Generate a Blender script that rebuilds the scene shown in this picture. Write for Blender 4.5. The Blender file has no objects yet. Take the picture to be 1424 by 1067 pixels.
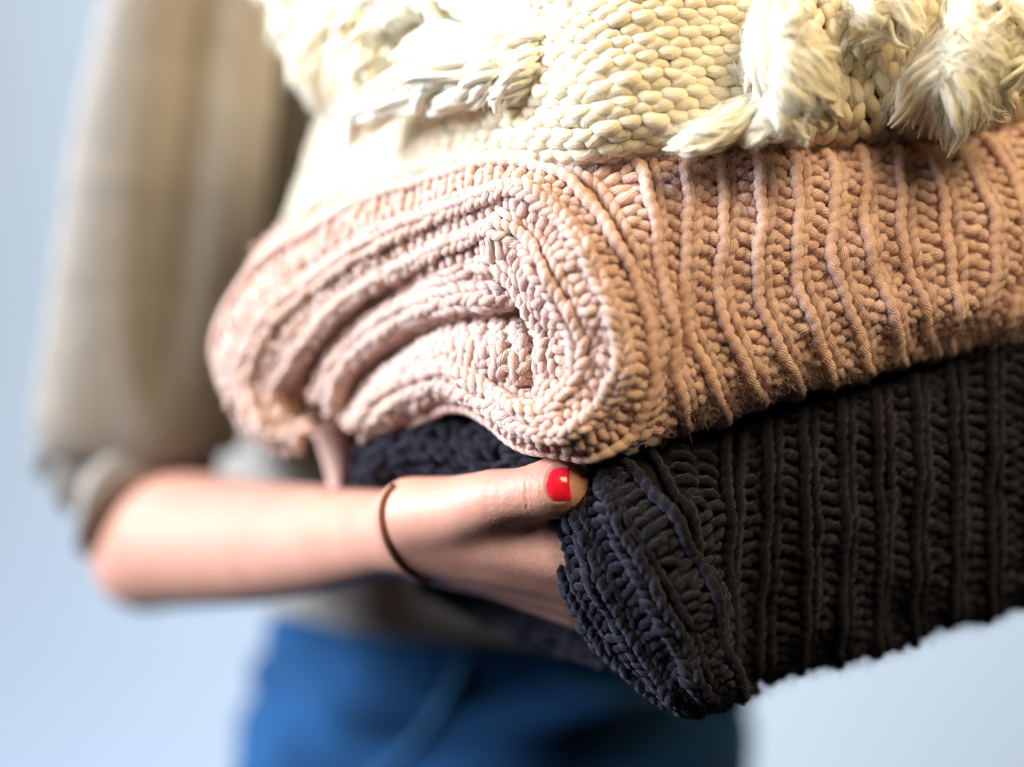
import bpy, bmesh, math, random
import numpy as np
from mathutils import Vector, Matrix
from mathutils.bvhtree import BVHTree

rng = np.random.default_rng(7)
random.seed(7)
scene = bpy.context.scene
col = scene.collection

# ------------------------------------------------------------------ camera
W, H = 1424.0, 1067.0
FPX = 60.0 / 36.0 * W
CAM = np.array([0.0, 0.0, 1.15])
PITCH = math.radians(-3.0)
cd = bpy.data.cameras.new('camera')
cam = bpy.data.objects.new('camera', cd)
col.objects.link(cam)
cam.location = CAM
cam.rotation_euler = (math.pi / 2 + PITCH, 0, 0)
cd.lens = 60
cd.sensor_width = 36
cd.clip_start = 0.05
cd.clip_end = 50
cd.dof.use_dof = True
cd.dof.focus_distance = 0.618
cd.dof.aperture_fstop = 1.7
scene.camera = cam

# ------------------------------------------------------------------ world, lamps, exposure
world = bpy.data.worlds.new('World')
scene.world = world
world.use_nodes = True
world.node_tree.nodes['Background'].inputs[0].default_value = (0.55, 0.68, 0.85, 1)
world.node_tree.nodes['Background'].inputs[1].default_value = 0.015


def area_lamp(name, loc, target, size, size_y, power, color, spread=180):
    l = bpy.data.lights.new(name, 'AREA')
    l.shape = 'RECTANGLE'
    l.size = size
    l.size_y = size_y
    l.energy = power
    l.color = color
    l.spread = math.radians(spread)
    o = bpy.data.objects.new(name, l)
    o.location = loc
    o.rotation_euler = (Vector(target) - Vector(loc)).to_track_quat('-Z', 'Y').to_euler()
    col.objects.link(o)
    return o


area_lamp('window_light', (-2.20, 0.30, 2.05), (0.0, 0.70, 1.15), 1.2, 1.5, 52, (0.88, 0.94, 1.0), 85)
area_lamp('wall_fill_top', (0.3, 1.6, 2.9), (0.2, 2.7, 0.9), 1.8, 0.5, 33, (0.86, 0.93, 1.0), 130)  # added lamp, no real fixture: brightens the wall from above
area_lamp('wall_fill_low', (-0.7, 1.7, -0.6), (-0.5, 2.7, 0.8), 1.6, 0.5, 15, (0.80, 0.90, 1.0), 120)  # second added lamp, from below, to even out the wall's brightness
area_lamp('warm_fill', (0.7, -0.3, 2.3), (0.15, 0.66, 1.15), 0.9, 0.9, 40, (1.0, 0.76, 0.42))  # added warm fill, set high so the pink fold shades the charcoal

vs = scene.view_settings
vs.view_transform = 'Standard'
vs.look = 'None'
vs.exposure = 0.0
vs.gamma = 1.0
vs.use_curve_mapping = False
scene.render.engine = 'CYCLES'
scene.cycles.use_denoising = True
scene.cycles.max_bounces = 16
scene.cycles.diffuse_bounces = 12
scene.cycles.transmission_bounces = 12

# ------------------------------------------------------------------ helpers
cp, sp = math.cos(PITCH), math.sin(PITCH)


def P(px, py, d):
    """a picture position at a real distance d (metres) in front of the lens -> world"""
    x = (px - W / 2) / FPX * d
    y = (H / 2 - py) / FPX * d
    return np.array([x, d * cp - y * sp, y * cp + d * sp]) + CAM


def norm(a):
    return a / np.maximum(np.linalg.norm(a, axis=-1, keepdims=True), 1e-12)


def tag(o, label=None, cat=None, group=None, kind=None):
    if label: o['label'] = label
    if cat: o['category'] = cat
    if group: o['group'] = group
    if kind: o['kind'] = kind
    return o


def mesh_obj(name, V, F, mat, parent=None, UV=None, smooth=True):
    """V (n,3) world coordinates, F (m,k) one polygon size, UV per vertex"""
    V = np.asarray(V, dtype=np.float32)
    F = np.asarray(F, dtype=np.int32)
    me = bpy.data.meshes.new(name)
    k = F.shape[1]
    me.vertices.add(len(V))
    me.vertices.foreach_set('co', V.ravel())
    me.loops.add(F.size)
    me.loops.foreach_set('vertex_index', F.ravel())
    me.polygons.add(len(F))
    me.polygons.foreach_set('loop_start', np.arange(0, F.size, k, dtype=np.int32))
    me.polygons.foreach_set('loop_total', np.full(len(F), k, dtype=np.int32))
    me.update(calc_edges=True)
    if UV is not None:
        l = me.uv_layers.new(name='UVMap')
        l.data.foreach_set('uv', np.asarray(UV, dtype=np.float32)[F.ravel()].ravel())
    me.polygons.foreach_set('use_smooth', np.full(len(F), smooth, dtype=bool))
    me.validate()
    me.materials.append(mat)
    o = bpy.data.objects.new(name, me)
    col.objects.link(o)
    if parent is not None:
        o.parent = parent
    return o


def cat_geo(parts):
    """join [(V,F,UV),...]"""
    off = 0
    Vs, Fs, Us = [], [], []
    for V, F, U in parts:
        if len(V) == 0: continue
        Vs.append(V); Fs.append(F + off); Us.append(U)
        off += len(V)
    return np.concatenate(Vs), np.concatenate(Fs), np.concatenate(Us)


def hermite(K, pts, t):
    """cubic interpolation through pts at knots K, along axis 0"""
    K = np.asarray(K, float); pts = np.asarray(pts, float)
    t = np.asarray(t, float)
    d = np.diff(K)
    sl = (pts[1:] - pts[:-1]) / d.reshape(-1, *([1] * (pts.ndim - 1)))
    m = np.empty_like(pts)
    m[0] = sl[0]; m[-1] = sl[-1]
    w = (d[1:] / (d[:-1] + d[1:])).reshape(-1, *([1] * (pts.ndim - 1)))
    m[1:-1] = sl[:-1] * w + sl[1:] * (1 - w)
    i = np.clip(np.searchsorted(K, t, side='right') - 1, 0, len(K) - 2)
    h = d[i]
    u = (t - K[i]) / h
    sh = (-1,) + (1,) * (pts.ndim - 1)
    u = u.reshape(sh); h = h.reshape(sh)
    u2, u3 = u * u, u * u * u
    return (2 * u3 - 3 * u2 + 1) * pts[i] + (u3 - 2 * u2 + u) * h * m[i] + (-2 * u3 + 3 * u2) * pts[i + 1] + (u3 - u2) * h * m[i + 1]


class Patch:
    """a soft sheet through a grid of points: axis 0 = s (along the ribs), axis 1 = t (across them)"""
    def __init__(self, S, T, G, ns=220, nt=220, flip=False, noise=0.0):
        self.S, self.T = np.array(S, float), np.array(T, float)
        self.ss = np.linspace(S[0], S[-1], ns)
        self.tt = np.linspace(T[0], T[-1], nt)
        A = hermite(S, np.asarray(G, float), self.ss)
        A = hermite(T, A.swapaxes(0, 1), self.tt).swapaxes(0, 1)
        if noise:
            sg, tg = np.meshgrid(self.ss, self.tt, indexing='ij')
            w = sum(np.sin(sg * a + tg * b + c) for a, b, c in ((1.7, .9, .3), (-.9, 2.1, 1.2), (2.9, -1.3, 4.0), (1.1, 3.3, 2.2), (4.1, .6, 5.1), (-3.3, 2.6, .7))) / 2.4
            n = norm(np.cross(np.gradient(A, axis=1), np.gradient(A, axis=0)))
            A = A + n * (w * noise)[..., None]
        self.A = A
        self.ds = np.gradient(A, self.ss, axis=0)
        self.dt = np.gradient(A, self.tt, axis=1)
        n = np.cross(self.dt, self.ds)
        self.N = norm(n) * (-1 if flip else 1)

    def _bl(self, arr, s, t):
        fs = np.clip((s - self.ss[0]) / (self.ss[-1] - self.ss[0]) * (len(self.ss) - 1), 0, len(self.ss) - 1.001)
        ft = np.clip((t - self.tt[0]) / (self.tt[-1] - self.tt[0]) * (len(self.tt) - 1), 0, len(self.tt) - 1.001)
        i = fs.astype(int); j = ft.astype(int)
        a = (fs - i)[..., None]; b = (ft - j)[..., None]
        return arr[i, j] * (1 - a) * (1 - b) + arr[i + 1, j] * a * (1 - b) + arr[i, j + 1] * (1 - a) * b + arr[i + 1, j + 1] * a * b

    def pos(self, s, t): return self._bl(self.A, s, t)
    def nor(self, s, t): return norm(self._bl(self.N, s, t))
    def dS(self, s, t): return self._bl(self.ds, s, t)
    def dT(self, s, t): return self._bl(self.dt, s, t)

    def base(self, off, step=2):
        V = (self.A + self.N * off)[::step, ::step]
        a, b = V.shape[:2]
        idx = np.arange(a * b).reshape(a, b)
        F = np.stack([idx[:-1, :-1], idx[1:, :-1], idx[1:, 1:], idx[:-1, 1:]], -1).reshape(-1, 4)
        uu, vv = np.meshgrid(np.linspace(0, 1, b), np.linspace(0, 1, a))
        return V.reshape(-1, 3), F, np.stack([uu, vv], -1).reshape(-1, 2)

    def walk_s(self, t, s0, s1, pitch, phase=0.0):
        """positions along s at constant t, at even spacing"""
        s = np.linspace(s0, s1, 600)
        tv = np.broadcast_to(np.asarray(t, float), s.shape) if np.ndim(t) == 0 else np.interp(s, *t)
        p = self.pos(s, tv)
        L = np.concatenate([[0], np.cumsum(np.linalg.norm(np.diff(p, axis=0), axis=1))])
        q = np.arange(phase * pitch, L[-1], pitch)
        return np.interp(q, L, s)

    def walk_t(self, s, t0, t1, pitch, phase=0.0):
        t = np.linspace(t0, t1, 600)
        p = self.pos(np.full_like(t, s), t)
        L = np.concatenate([[0], np.cumsum(np.linalg.norm(np.diff(p, axis=0), axis=1))])
        return np.interp(np.arange(phase * pitch, L[-1], pitch), L, t)

    def frames(self, s, t, along='s'):
        n = self.nor(s, t)
        e = norm(self.dS(s, t) if along == 's' else self.dT(s, t))
        e = norm(e - n * np.sum(e * n, -1, keepdims=True))
        return self.pos(s, t), e, np.cross(n, e), n


def yarn_piece(path, radii, sides=7):
    """a short fat length of yarn in local (along, across, out) coordinates"""
    path = np.asarray(path, float)
    tan = norm(np.gradient(path, axis=0))
    up = np.array([0, 0, 1.0])
    side = norm(np.cross(up, tan))
    upv = np.cross(tan, side)
    a = np.linspace(0, 2 * np.pi, sides, endpoint=False)
    R = np.asarray(radii)[:, None, None]
    V = path[:, None] + R * (np.cos(a)[None, :, None] * side[:, None] + np.sin(a)[None, :, None] * upv[:, None])
    n = len(path)
    idx = np.arange(n * sides).reshape(n, sides)
    F = np.stack([idx[:-1], np.roll(idx, -1, 1)[:-1], np.roll(idx, -1, 1)[1:], idx[1:]], -1).reshape(-1, 4)
    L = np.concatenate([[0], np.cumsum(np.linalg.norm(np.diff(path, axis=0), axis=1))])
    U = np.stack(np.broadcast_arrays(L[:, None] * 1000, (a / (2 * np.pi))[None]), -1).reshape(-1, 2)
    return V.reshape(-1, 3), F, U


def scatter(tmpl, pos, ex, ey, ez, scale=None, jit=0.0, rotj=0.0):
    V, F, U = tmpl
    M = len(pos)
    if M == 0:
        return np.zeros((0, 3)), np.zeros((0, 4), int), np.zeros((0, 2))
    if rotj:
        a = rng.normal(0, rotj, M)[:, None]
        ex, ey = ex * np.cos(a) + ey * np.sin(a), ey * np.cos(a) - ex * np.sin(a)
        b = rng.normal(0, rotj * 0.6, M)[:, None]
        ex, ez = ex * np.cos(b) + ez * np.sin(b), ez * np.cos(b) - ex * np.sin(b)
    sc = np.ones((M, 3)) if scale is None else np.broadcast_to(scale, (M, 3))
    sc = sc * (1 + rng.normal(0, 0.08, (M, 1)))
    pos = pos + (rng.normal(0, jit, (M, 3)) if jit else 0)
    lv = V[None] * sc[:, None]
    out = pos[:, None] + lv[..., :1] * ex[:, None] + lv[..., 1:2] * ey[:, None] + lv[..., 2:] * ez[:, None]
    FF = (F[None] + (np.arange(M) * len(V))[:, None, None]).reshape(-1, 4)
    UU = (U[None] + rng.uniform(0, 1, (M, 1, 2)) * np.array([30, 1])).reshape(-1, 2)
    return out.reshape(-1, 3), FF, UU


def tube(path, radii, sides=8, n0=None):
    """a tube along world points"""
    path = np.asarray(path, float)
    tan = norm(np.gradient(path, axis=0))
    ref = np.broadcast_to(np.array([0.3, 0.2, 1.0]) if n0 is None else n0, tan.shape)
    side = norm(np.cross(ref, tan))
    upv = np.cross(tan, side)
    a = np.linspace(0, 2 * np.pi, sides, endpoint=False)
    R = np.broadcast_to(np.asarray(radii, float), (len(path),))[:, None, None]
    V = path[:, None] + R * (np.cos(a)[None, :, None] * side[:, None] + np.sin(a)[None, :, None] * upv[:, None])
    n = len(path)
    idx = np.arange(n * sides).reshape(n, sides)
    F = np.stack([idx[:-1], np.roll(idx, -1, 1)[:-1], np.roll(idx, -1, 1)[1:], idx[1:]], -1).reshape(-1, 4)
    L = np.concatenate([[0], np.cumsum(np.linalg.norm(np.diff(path, axis=0), axis=1))])
    U = np.stack(np.broadcast_arrays(L[:, None] * 1000, (a / (2 * np.pi))[None]), -1).reshape(-1, 2)
    return V.reshape(-1, 3), F, U


def hairs(p, n, count, length, width, out=0.5):
    """fine loose fibres standing off a surface: thin bent strips"""
    i = rng.integers(0, len(p), count)
    p0 = p[i] + rng.normal(0, 0.0012, (count, 3))
    d = norm(n[i] * out + rng.normal(0, 0.6, (count, 3)))
    d2 = norm(d + rng.normal(0, 0.7, (count, 3)))
    L = length * rng.uniform(0.35, 1.3, (count, 1))
    w = norm(np.cross(d, rng.normal(0, 1, (count, 3)))) * width
    pts = [p0, p0 + d * L * 0.4, p0 + (d * 0.5 + d2 * 0.5) * L * 0.75, p0 + (d * 0.35 + d2 * 0.75) * L]
    V = np.stack([pts[0] - w, pts[0] + w, pts[1] - w * .9, pts[1] + w * .9, pts[2] - w * .7, pts[2] + w * .7, pts[3] - w * .3, pts[3] + w * .3], 1)
    base = (np.arange(count) * 8)[:, None]
    F = np.concatenate([base + np.array([[0, 1, 3, 2]]), base + np.array([[2, 3, 5, 4]]), base + np.array([[4, 5, 7, 6]])])
    return V.reshape(-1, 3), F, np.zeros((count * 8, 2))


# ------------------------------------------------------------------ materials
def new_mat(name):
    m = bpy.data.materials.new(name)
    m.use_nodes = True
    nt = m.node_tree
    return m, nt, nt.nodes['Principled BSDF']


def add(nt, t, **kw):
    n = nt.nodes.new(t)
    for k, v in kw.items(): setattr(n, k, v)
    return n


def mathn(nt, op, a, b=None):
    n = add(nt, 'ShaderNodeMath', operation=op)
    for i, v in enumerate((a, b)):
        if v is None: continue
        if isinstance(v, (int, float)): n.inputs[i].default_value = v
        else: nt.links.new(v, n.inputs[i])
    return n.outputs[0]


def yarn_mat(name, c1, c2, ply=1.1, plies=3, bump=0.6, sheen=0.25, fibre=900, rough=0.9, sss=0.0, sheen_tint=None, bdist=0.0006, spec=0.15, sscale=0.0032):
    m, nt, b = new_mat(name)
    tc = add(nt, 'ShaderNodeTexCoord')
    uv = add(nt, 'ShaderNodeSeparateXYZ')
    nt.links.new(tc.outputs['UV'], uv.inputs[0])
    x = mathn(nt, 'MULTIPLY', uv.outputs[0], 2 * math.pi / ply)
    y = mathn(nt, 'MULTIPLY', uv.outputs[1], 2 * math.pi * plies)
    nz = add(nt, 'ShaderNodeTexNoise'); nz.inputs['Scale'].default_value = 300; nz.inputs['Detail'].default_value = 2
    nt.links.new(tc.outputs['Object'], nz.inputs['Vector'])
    wob = mathn(nt, 'MULTIPLY', nz.outputs[0], 3.0)
    ang = mathn(nt, 'ADD', mathn(nt, 'ADD', x, y), wob)
    s = mathn(nt, 'SINE', ang)
    s = mathn(nt, 'ABSOLUTE', mathn(nt, 'MULTIPLY', s, 1.0))
    fz = add(nt, 'ShaderNodeTexNoise'); fz.inputs['Scale'].default_value = fibre; fz.inputs['Detail'].default_value = 4; fz.inputs['Roughness'].default_value = 0.7
    nt.links.new(tc.outputs['Object'], fz.inputs['Vector'])
    hgt = mathn(nt, 'ADD', s, mathn(nt, 'MULTIPLY', fz.outputs[0], 1.2))
    bp = add(nt, 'ShaderNodeBump'); bp.inputs['Strength'].default_value = bump; bp.inputs['Distance'].default_value = bdist
    nt.links.new(hgt, bp.inputs['Height'])
    nt.links.new(bp.outputs[0], b.inputs['Normal'])
    big = add(nt, 'ShaderNodeTexNoise'); big.inputs['Scale'].default_value = 160; big.inputs['Detail'].default_value = 5
    nt.links.new(tc.outputs['Object'], big.inputs['Vector'])
    mx = add(nt, 'ShaderNodeMix', data_type='RGBA')
    mx.inputs[6].default_value = (*c1, 1); mx.inputs[7].default_value = (*c2, 1)
    nt.links.new(big.outputs[0], mx.inputs[0])
    nt.links.new(mx.outputs[2], b.inputs['Base Color'])
    b.inputs['Roughness'].default_value = rough
    b.inputs['Specular IOR Level'].default_value = spec
    b.inputs['Sheen Weight'].default_value = sheen
    b.inputs['Sheen Roughness'].default_value = 0.5
    if sheen_tint: b.inputs['Sheen Tint'].default_value = (*sheen_tint, 1)
    if sss:
        b.inputs['Subsurface Weight'].default_value = sss
        b.inputs['Subsurface Radius'].default_value = (1.0, 0.8, 0.6)
        b.inputs['Subsurface Scale'].default_value = sscale
    return m


M_PINK = yarn_mat('pink_yarn', (0.66, 0.43, 0.37), (0.76, 0.54, 0.48), ply=2.6, plies=5.5, bump=0.6, bdist=0.0006, sss=0.45)
M_PINKB = yarn_mat('pink_backing', (0.60, 0.39, 0.31), (0.66, 0.45, 0.37), bump=0.5)
M_CREAM = yarn_mat('cream_yarn', (0.70, 0.62, 0.47), (0.79, 0.715, 0.57), ply=7.0, plies=6, bump=0.25, sss=0.4, sheen=0.3)
M_CREAMF, nt_, b_ = new_mat('cream_roving')
tc_ = add(nt_, 'ShaderNodeTexCoord')
mp_ = add(nt_, 'ShaderNodeMapping'); mp_.inputs['Scale'].default_value = (0.05, 30, 1)
nt_.links.new(tc_.outputs['UV'], mp_.inputs[0])
n1 = add(nt_, 'ShaderNodeTexNoise'); n1.inputs['Scale'].default_value = 1.0; n1.inputs['Detail'].default_value = 4
nt_.links.new(mp_.outputs[0], n1.inputs['Vector'])
bp_ = add(nt_, 'ShaderNodeBump'); bp_.inputs['Strength'].default_value = 0.5; bp_.inputs['Distance'].default_value = 0.0004
nt_.links.new(n1.outputs[0], bp_.inputs['Height']); nt_.links.new(bp_.outputs[0], b_.inputs['Normal'])
b_.inputs['Base Color'].default_value = (0.96, 0.92, 0.80, 1)
b_.inputs['Roughness'].default_value = 0.9
b_.inputs['Specular IOR Level'].default_value = 0.1
b_.inputs['Sheen Weight'].default_value = 0.3
tl_ = add(nt_, 'ShaderNodeBsdfTranslucent'); tl_.inputs[0].default_value = (0.96, 0.91, 0.77, 1)
ms_ = add(nt_, 'ShaderNodeMixShader'); ms_.inputs[0].default_value = 0.12
nt_.links.new(b_.outputs[0], ms_.inputs[1]); nt_.links.new(tl_.outputs[0], ms_.inputs[2])
nt_.links.new(ms_.outputs[0], nt_.nodes['Material Output'].inputs[0])
M_FIBRE = M_CREAMF.copy(); M_FIBRE.name = 'cream_fibre'
for l in list(M_FIBRE.node_tree.links):
    if l.to_socket.name == 'Normal': M_FIBRE.node_tree.links.remove(l)
M_DARK = yarn_mat('charcoal_yarn', (0.0038, 0.0035, 0.005), (0.014, 0.013, 0.0185), ply=2.6, plies=5.5, bump=0.9, sheen=0.22, sheen_tint=(0.55, 0.55, 0.78), spec=0.03)
M_DARKB = yarn_mat('charcoal_backing', (0.005, 0.0045, 0.005), (0.008, 0.0075, 0.008), bump=0.3, sheen=0.0)


def cloth_mat(name, c1, c2, scale, rough=0.9, sheen=0.2, bump=0.3):
    m, nt, b = new_mat(name)
    tc = add(nt, 'ShaderNodeTexCoord')
    nz = add(nt, 'ShaderNodeTexNoise'); nz.inputs['Scale'].default_value = scale; nz.inputs['Detail'].default_value = 6
    nt.links.new(tc.outputs['Object'], nz.inputs['Vector'])
    mx = add(nt, 'ShaderNodeMix', data_type='RGBA')
    mx.inputs[6].default_value = (*c1, 1); mx.inputs[7].default_value = (*c2, 1)
    nt.links.new(nz.outputs[0], mx.inputs[0]); nt.links.new(mx.outputs[2], b.inputs['Base Color'])
    bp = add(nt, 'ShaderNodeBump'); bp.inputs['Strength'].default_value = bump; bp.inputs['Distance'].default_value = 0.001
    nt.links.new(nz.outputs[0], bp.inputs['Height']); nt.links.new(bp.outputs[0], b.inputs['Normal'])
    b.inputs['Roughness'].default_value = rough
    b.inputs['Specular IOR Level'].default_value = 0.2
    b.inputs['Sheen Weight'].default_value = sheen
    return m


M_TAUPE = cloth_mat('taupe_knit', (0.235, 0.21, 0.19), (0.37, 0.34, 0.32), 90, sheen=0.5)
M_DENIM = cloth_mat('denim', (0.0005, 0.006, 0.025), (0.012, 0.095, 0.27), 16, sheen=0.05)
M_SEAM = cloth_mat('denim_seam', (0.02, 0.09, 0.20), (0.04, 0.13, 0.26), 60, sheen=0.05)
M_WALL = cloth_mat('wall_paint', (0.53, 0.62, 0.74), (0.57, 0.66, 0.78), 2.0, sheen=0.0, bump=0.05)
M_BAND = cloth_mat('elastic', (0.16, 0.055, 0.03), (0.22, 0.08, 0.045), 400)

M_SKIN, nt_, b_ = new_mat('skin')
tc_ = add(nt_, 'ShaderNodeTexCoord')
n1 = add(nt_, 'ShaderNodeTexNoise'); n1.inputs['Scale'].default_value = 45; n1.inputs['Detail'].default_value = 5
nt_.links.new(tc_.outputs['Object'], n1.inputs['Vector'])
mx_ = add(nt_, 'ShaderNodeMix', data_type='RGBA')
mx_.inputs[6].default_value = (0.50, 0.225, 0.165, 1); mx_.inputs[7].default_value = (0.63, 0.345, 0.27, 1)
nt_.links.new(n1.outputs[0], mx_.inputs[0]); nt_.links.new(mx_.outputs[2], b_.inputs['Base Color'])
n2 = add(nt_, 'ShaderNodeTexVoronoi'); n2.inputs['Scale'].default_value = 1100
nt_.links.new(tc_.outputs['Object'], n2.inputs['Vector'])
bp_ = add(nt_, 'ShaderNodeBump'); bp_.inputs['Strength'].default_value = 0.25; bp_.inputs['Distance'].default_value = 0.0003
nt_.links.new(n2.outputs[0], bp_.inputs['Height']); nt_.links.new(bp_.outputs[0], b_.inputs['Normal'])
b_.inputs['Roughness'].default_value = 0.5
b_.inputs['Specular IOR Level'].default_value = 0.4
b_.inputs['Subsurface Weight'].default_value = 0.25
b_.inputs['Subsurface Radius'].default_value = (1.0, 0.35, 0.2)
b_.inputs['Subsurface Scale'].default_value = 0.006

M_NAIL, nt_, b_ = new_mat('red_nail_polish')
b_.inputs['Base Color'].default_value = (0.78, 0.012, 0.035, 1)
b_.inputs['Roughness'].default_value = 0.2
b_.inputs['Coat Weight'].default_value = 0.6

# ------------------------------------------------------------------ setting: the wall behind
wv = np.array([[-4, 2.7, -0.5], [4, 2.7, -0.5], [4, 2.7, 3.2], [-4, 2.7, 3.2]])
wall = mesh_obj('wall', wv, np.array([[0, 1, 2, 3]]), M_WALL)
tag(wall, kind='structure')

# ------------------------------------------------------------------ ribbed knitting
T_CHAIN_L = yarn_piece([(-.0036, -.0016, -.0012), (-.002, -.0009, .0006), (0, 0, .0011), (.002, .0007, .0006), (.0036, .0011, -.0012)],
                       [.0004, .0015, .0017, .0014, .0004])
T_CHAIN_R = yarn_piece([(-.0036, .0016, -.0012), (-.002, .0009, .0006), (0, 0, .0011), (.002, -.0007, .0006), (.0036, -.0011, -.0012)],
                       [.0004, .0015, .0017, .0014, .0004])
T_BUMP = yarn_piece([(.0005, -.0034, -.0022), (-.0002, -.0022, .0002), (-.0006, 0, .0012), (-.0002, .0022, .0002), (.0005, .0034, -.0022)],
                    [.0005, .0015, .0017, .0015, .0005])


def cord(p, t, s0, s1, r, phase, lift=0.001):
    """one raised twisted cord of a rib; it swells and narrows with every stitch"""
    s = p.walk_s(t, s0, s1, 0.0009)
    tv = np.full_like(s, t)
    q = p.pos(s, tv); n = p.nor(s, tv)
    e = norm(np.gradient(q, axis=0)); side = np.cross(n, e)
    L = np.arange(len(s)) * 0.0009
    k = L / 0.0046 + phase
    wob = 0.00035 * np.sin(2 * np.pi * k) + 0.0004 * np.sin(L * 300 + phase * 9)
    q = q + n * lift + side * wob[:, None]
    rad = r * (0.93 + 0.13 * np.abs(np.sin(np.pi * k)) + 0.05 * np.sin(L * 170 + phase))
    return tube(q, rad, 10, n)


def rib_parts(p, k, s0, s1, root, mat, style='cord', w=1.0, scale=1.0):
    parts = []
    if style == 'cord':
        parts.append(cord(p, k, s0, s1, 0.0022 * scale, rng.uniform(), 0.0017))
    else:
        for dt_, T in ((-0.10 * w, T_CHAIN_L), (0.12 * w, T_CHAIN_R)):
            s = p.walk_s(k + dt_, s0, s1, 0.0043 * scale, rng.uniform())
            f = p.frames(s, np.full_like(s, k + dt_))
            parts.append(scatter(T, f[0] + f[3] * 0.0012, f[1], f[2], f[3], np.array([1.12, 1.3, 1.25]) * scale, 0.0003, 0.14))
    # the softer chain beside the cord
    s = p.walk_s(k + 0.30 * w, s0, s1, 0.0045 * scale, rng.uniform())
    f = p.frames(s, np.full_like(s, k + 0.30 * w))
    parts.append(scatter(T_CHAIN_R, f[0] - f[3] * 0.0008, f[1], f[2], f[3], np.array([1.15, 1.15, 1.1]) * scale, 0.0003, 0.15))
    V, F, U = cat_geo(parts)
    rib = mesh_obj('rib', V, F, mat, root, U)
    # purl bumps in the groove
    parts = []
    for dt_, ph in ((0.53 * w, 0.0), (0.79 * w, 0.5)):
        s = p.walk_s(k + dt_, s0, s1, 0.0052 * scale, rng.uniform(0, 0.2) + ph)
        tv = np.full_like(s, k + dt_)
        f = p.frames(s, tv)
        wd = np.linalg.norm(p.dT(s, tv), axis=1) * 0.26 * w / 0.0052
        wd = np.clip(wd, 0.5, 1.3)
        sc = np.stack([np.full_like(wd, 1.3), wd * 1.25, np.full_like(wd, 1.15)], 1) * np.array([scale, 1, scale])
        parts.append(scatter(T_BUMP, f[0] - f[3] * 0.0011, f[1], f[2], f[3], sc, 0.0004, 0.22))
    V, F, U = cat_geo(parts)
    mesh_obj('groove_stitches', V, F, mat, root, U)
    return rib


def add_fuzz(p, s_rng, t_rng, count, length, width, mat, root, out=0.5, lift=0.0025):
    n = max(400, count // 3)
    s = rng.uniform(*s_rng, n); t = rng.uniform(*t_rng, n)
    q = p.pos(s, t); nn = p.nor(s, t)
    V, F, U = hairs(q + nn * lift, nn, count, length, width, out)
    o = mesh_obj('fuzz', V, F, mat, root, U)
    o['kind'] = 'stuff'
    return o


# ------------------------------------------------------------------ pink folded blanket
Z_ = [  # X (inner lip), Y (middle of the end), Z (corner) of the folded edge, from the lower layer round the front fold to the back
    ((487, 585, .700), (503, 600, .690), (520, 612, .700)),
    ((530, 530, .690), (545, 560, .676), (560, 588, .685)),
    ((600, 498, .668), (612, 530, .650), (625, 564, .660)),
    ((668, 512, .645), (672, 552, .628), (682, 588, .640)),
    ((722, 545, .628), (728, 590, .608), (742, 618, .618)),
    ((752, 550, .622), (782, 592, .601), (805, 627, .610)),
    ((764, 530, .618), (826, 552, .598), (876, 602, .608)),
    ((763, 500, .618), (849, 508, .595), (903, 540, .603)),
    ((756, 460, .618), (846, 462, .594), (903, 475, .602)),
    ((738, 425, .620), (824, 410, .595), (888, 404, .602)),
    ((712, 396, .624), (795, 350, .599), (853, 331, .604)),
    ((692, 378, .630), (764, 304, .608), (806, 270, .612)),
    ((672, 378, .636), (715, 276, .618), (752, 240, .622)),
    ((638, 386, .646), (655, 297, .634), (668, 234, .638)),
    ((570, 408, .670), (560, 338, .655), (556, 264, .664)),
    ((502, 452, .690), (470, 388, .675), (452, 314, .690)),
    ((452, 520, .712), (396, 455, .695), (362, 372, .712)),
    ((422, 560, .722), (352, 535, .704), (303, 480, .722)),
    ((424, 585, .716), (378, 590, .702), (335, 578, .715)),
    ((440, 572, .712), (428, 602, .700), (408, 614, .708)),
]
front = {  # traced ribs of the long face, bottom (row 5) to top (row 11)
    'B': [(950, 598), (950, 578), (940, 525), (928, 455), (915, 375), (902, 280), (882, 222)],
    'C': [(1004, 578), (999, 560), (980, 512), (952, 438), (951, 370), (954, 290), (940, 218)],
    'E': [(1108, 542), (1101, 520), (1083, 485), (1055, 418), (1052, 360), (1057, 290), (1043, 212)],
    'G': [(1202, 518), (1199, 500), (1190, 452), (1165, 394), (1154, 345), (1159, 280), (1147, 216)],
    'I': [(1294, 492), (1292, 472), (1285, 432), (1262, 375), (1250, 325), (1249, 270), (1240, 212)],
    'K': [(1332, 482), (1340, 463), (1364, 430), (1378, 388), (1380, 345), (1370, 288), (1325, 210)],
    'M': [(1440, 462), (1442, 445), (1455, 415), (1465, 370), (1465, 320), (1455, 262), (1425, 190)],
    'O': [(1560, 430), (1562, 415), (1570, 385), (1575, 340), (1575, 290), (1568, 230), (1540, 160)],
}
fd = {'B': .606, 'C': .609, 'E': .614, 'G': .619, 'I': .626, 'K': .634, 'M': .646, 'O': .664}
prof = [0.024, 0.011, 0.002, 0.0, 0.0, 0.004, 0.016]
Zp = np.array([[P(*q) for q in row] for row in Z_])          # 20 x 3 x 3
U_IN = norm(P(1040, 400, .70) - P(760, 440, .62))
cols = [Zp[:, 0] + U_IN * 0.05, Zp[:, 0] + U_IN * 0.012, Zp[:, 1], Zp[:, 2]]
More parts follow.
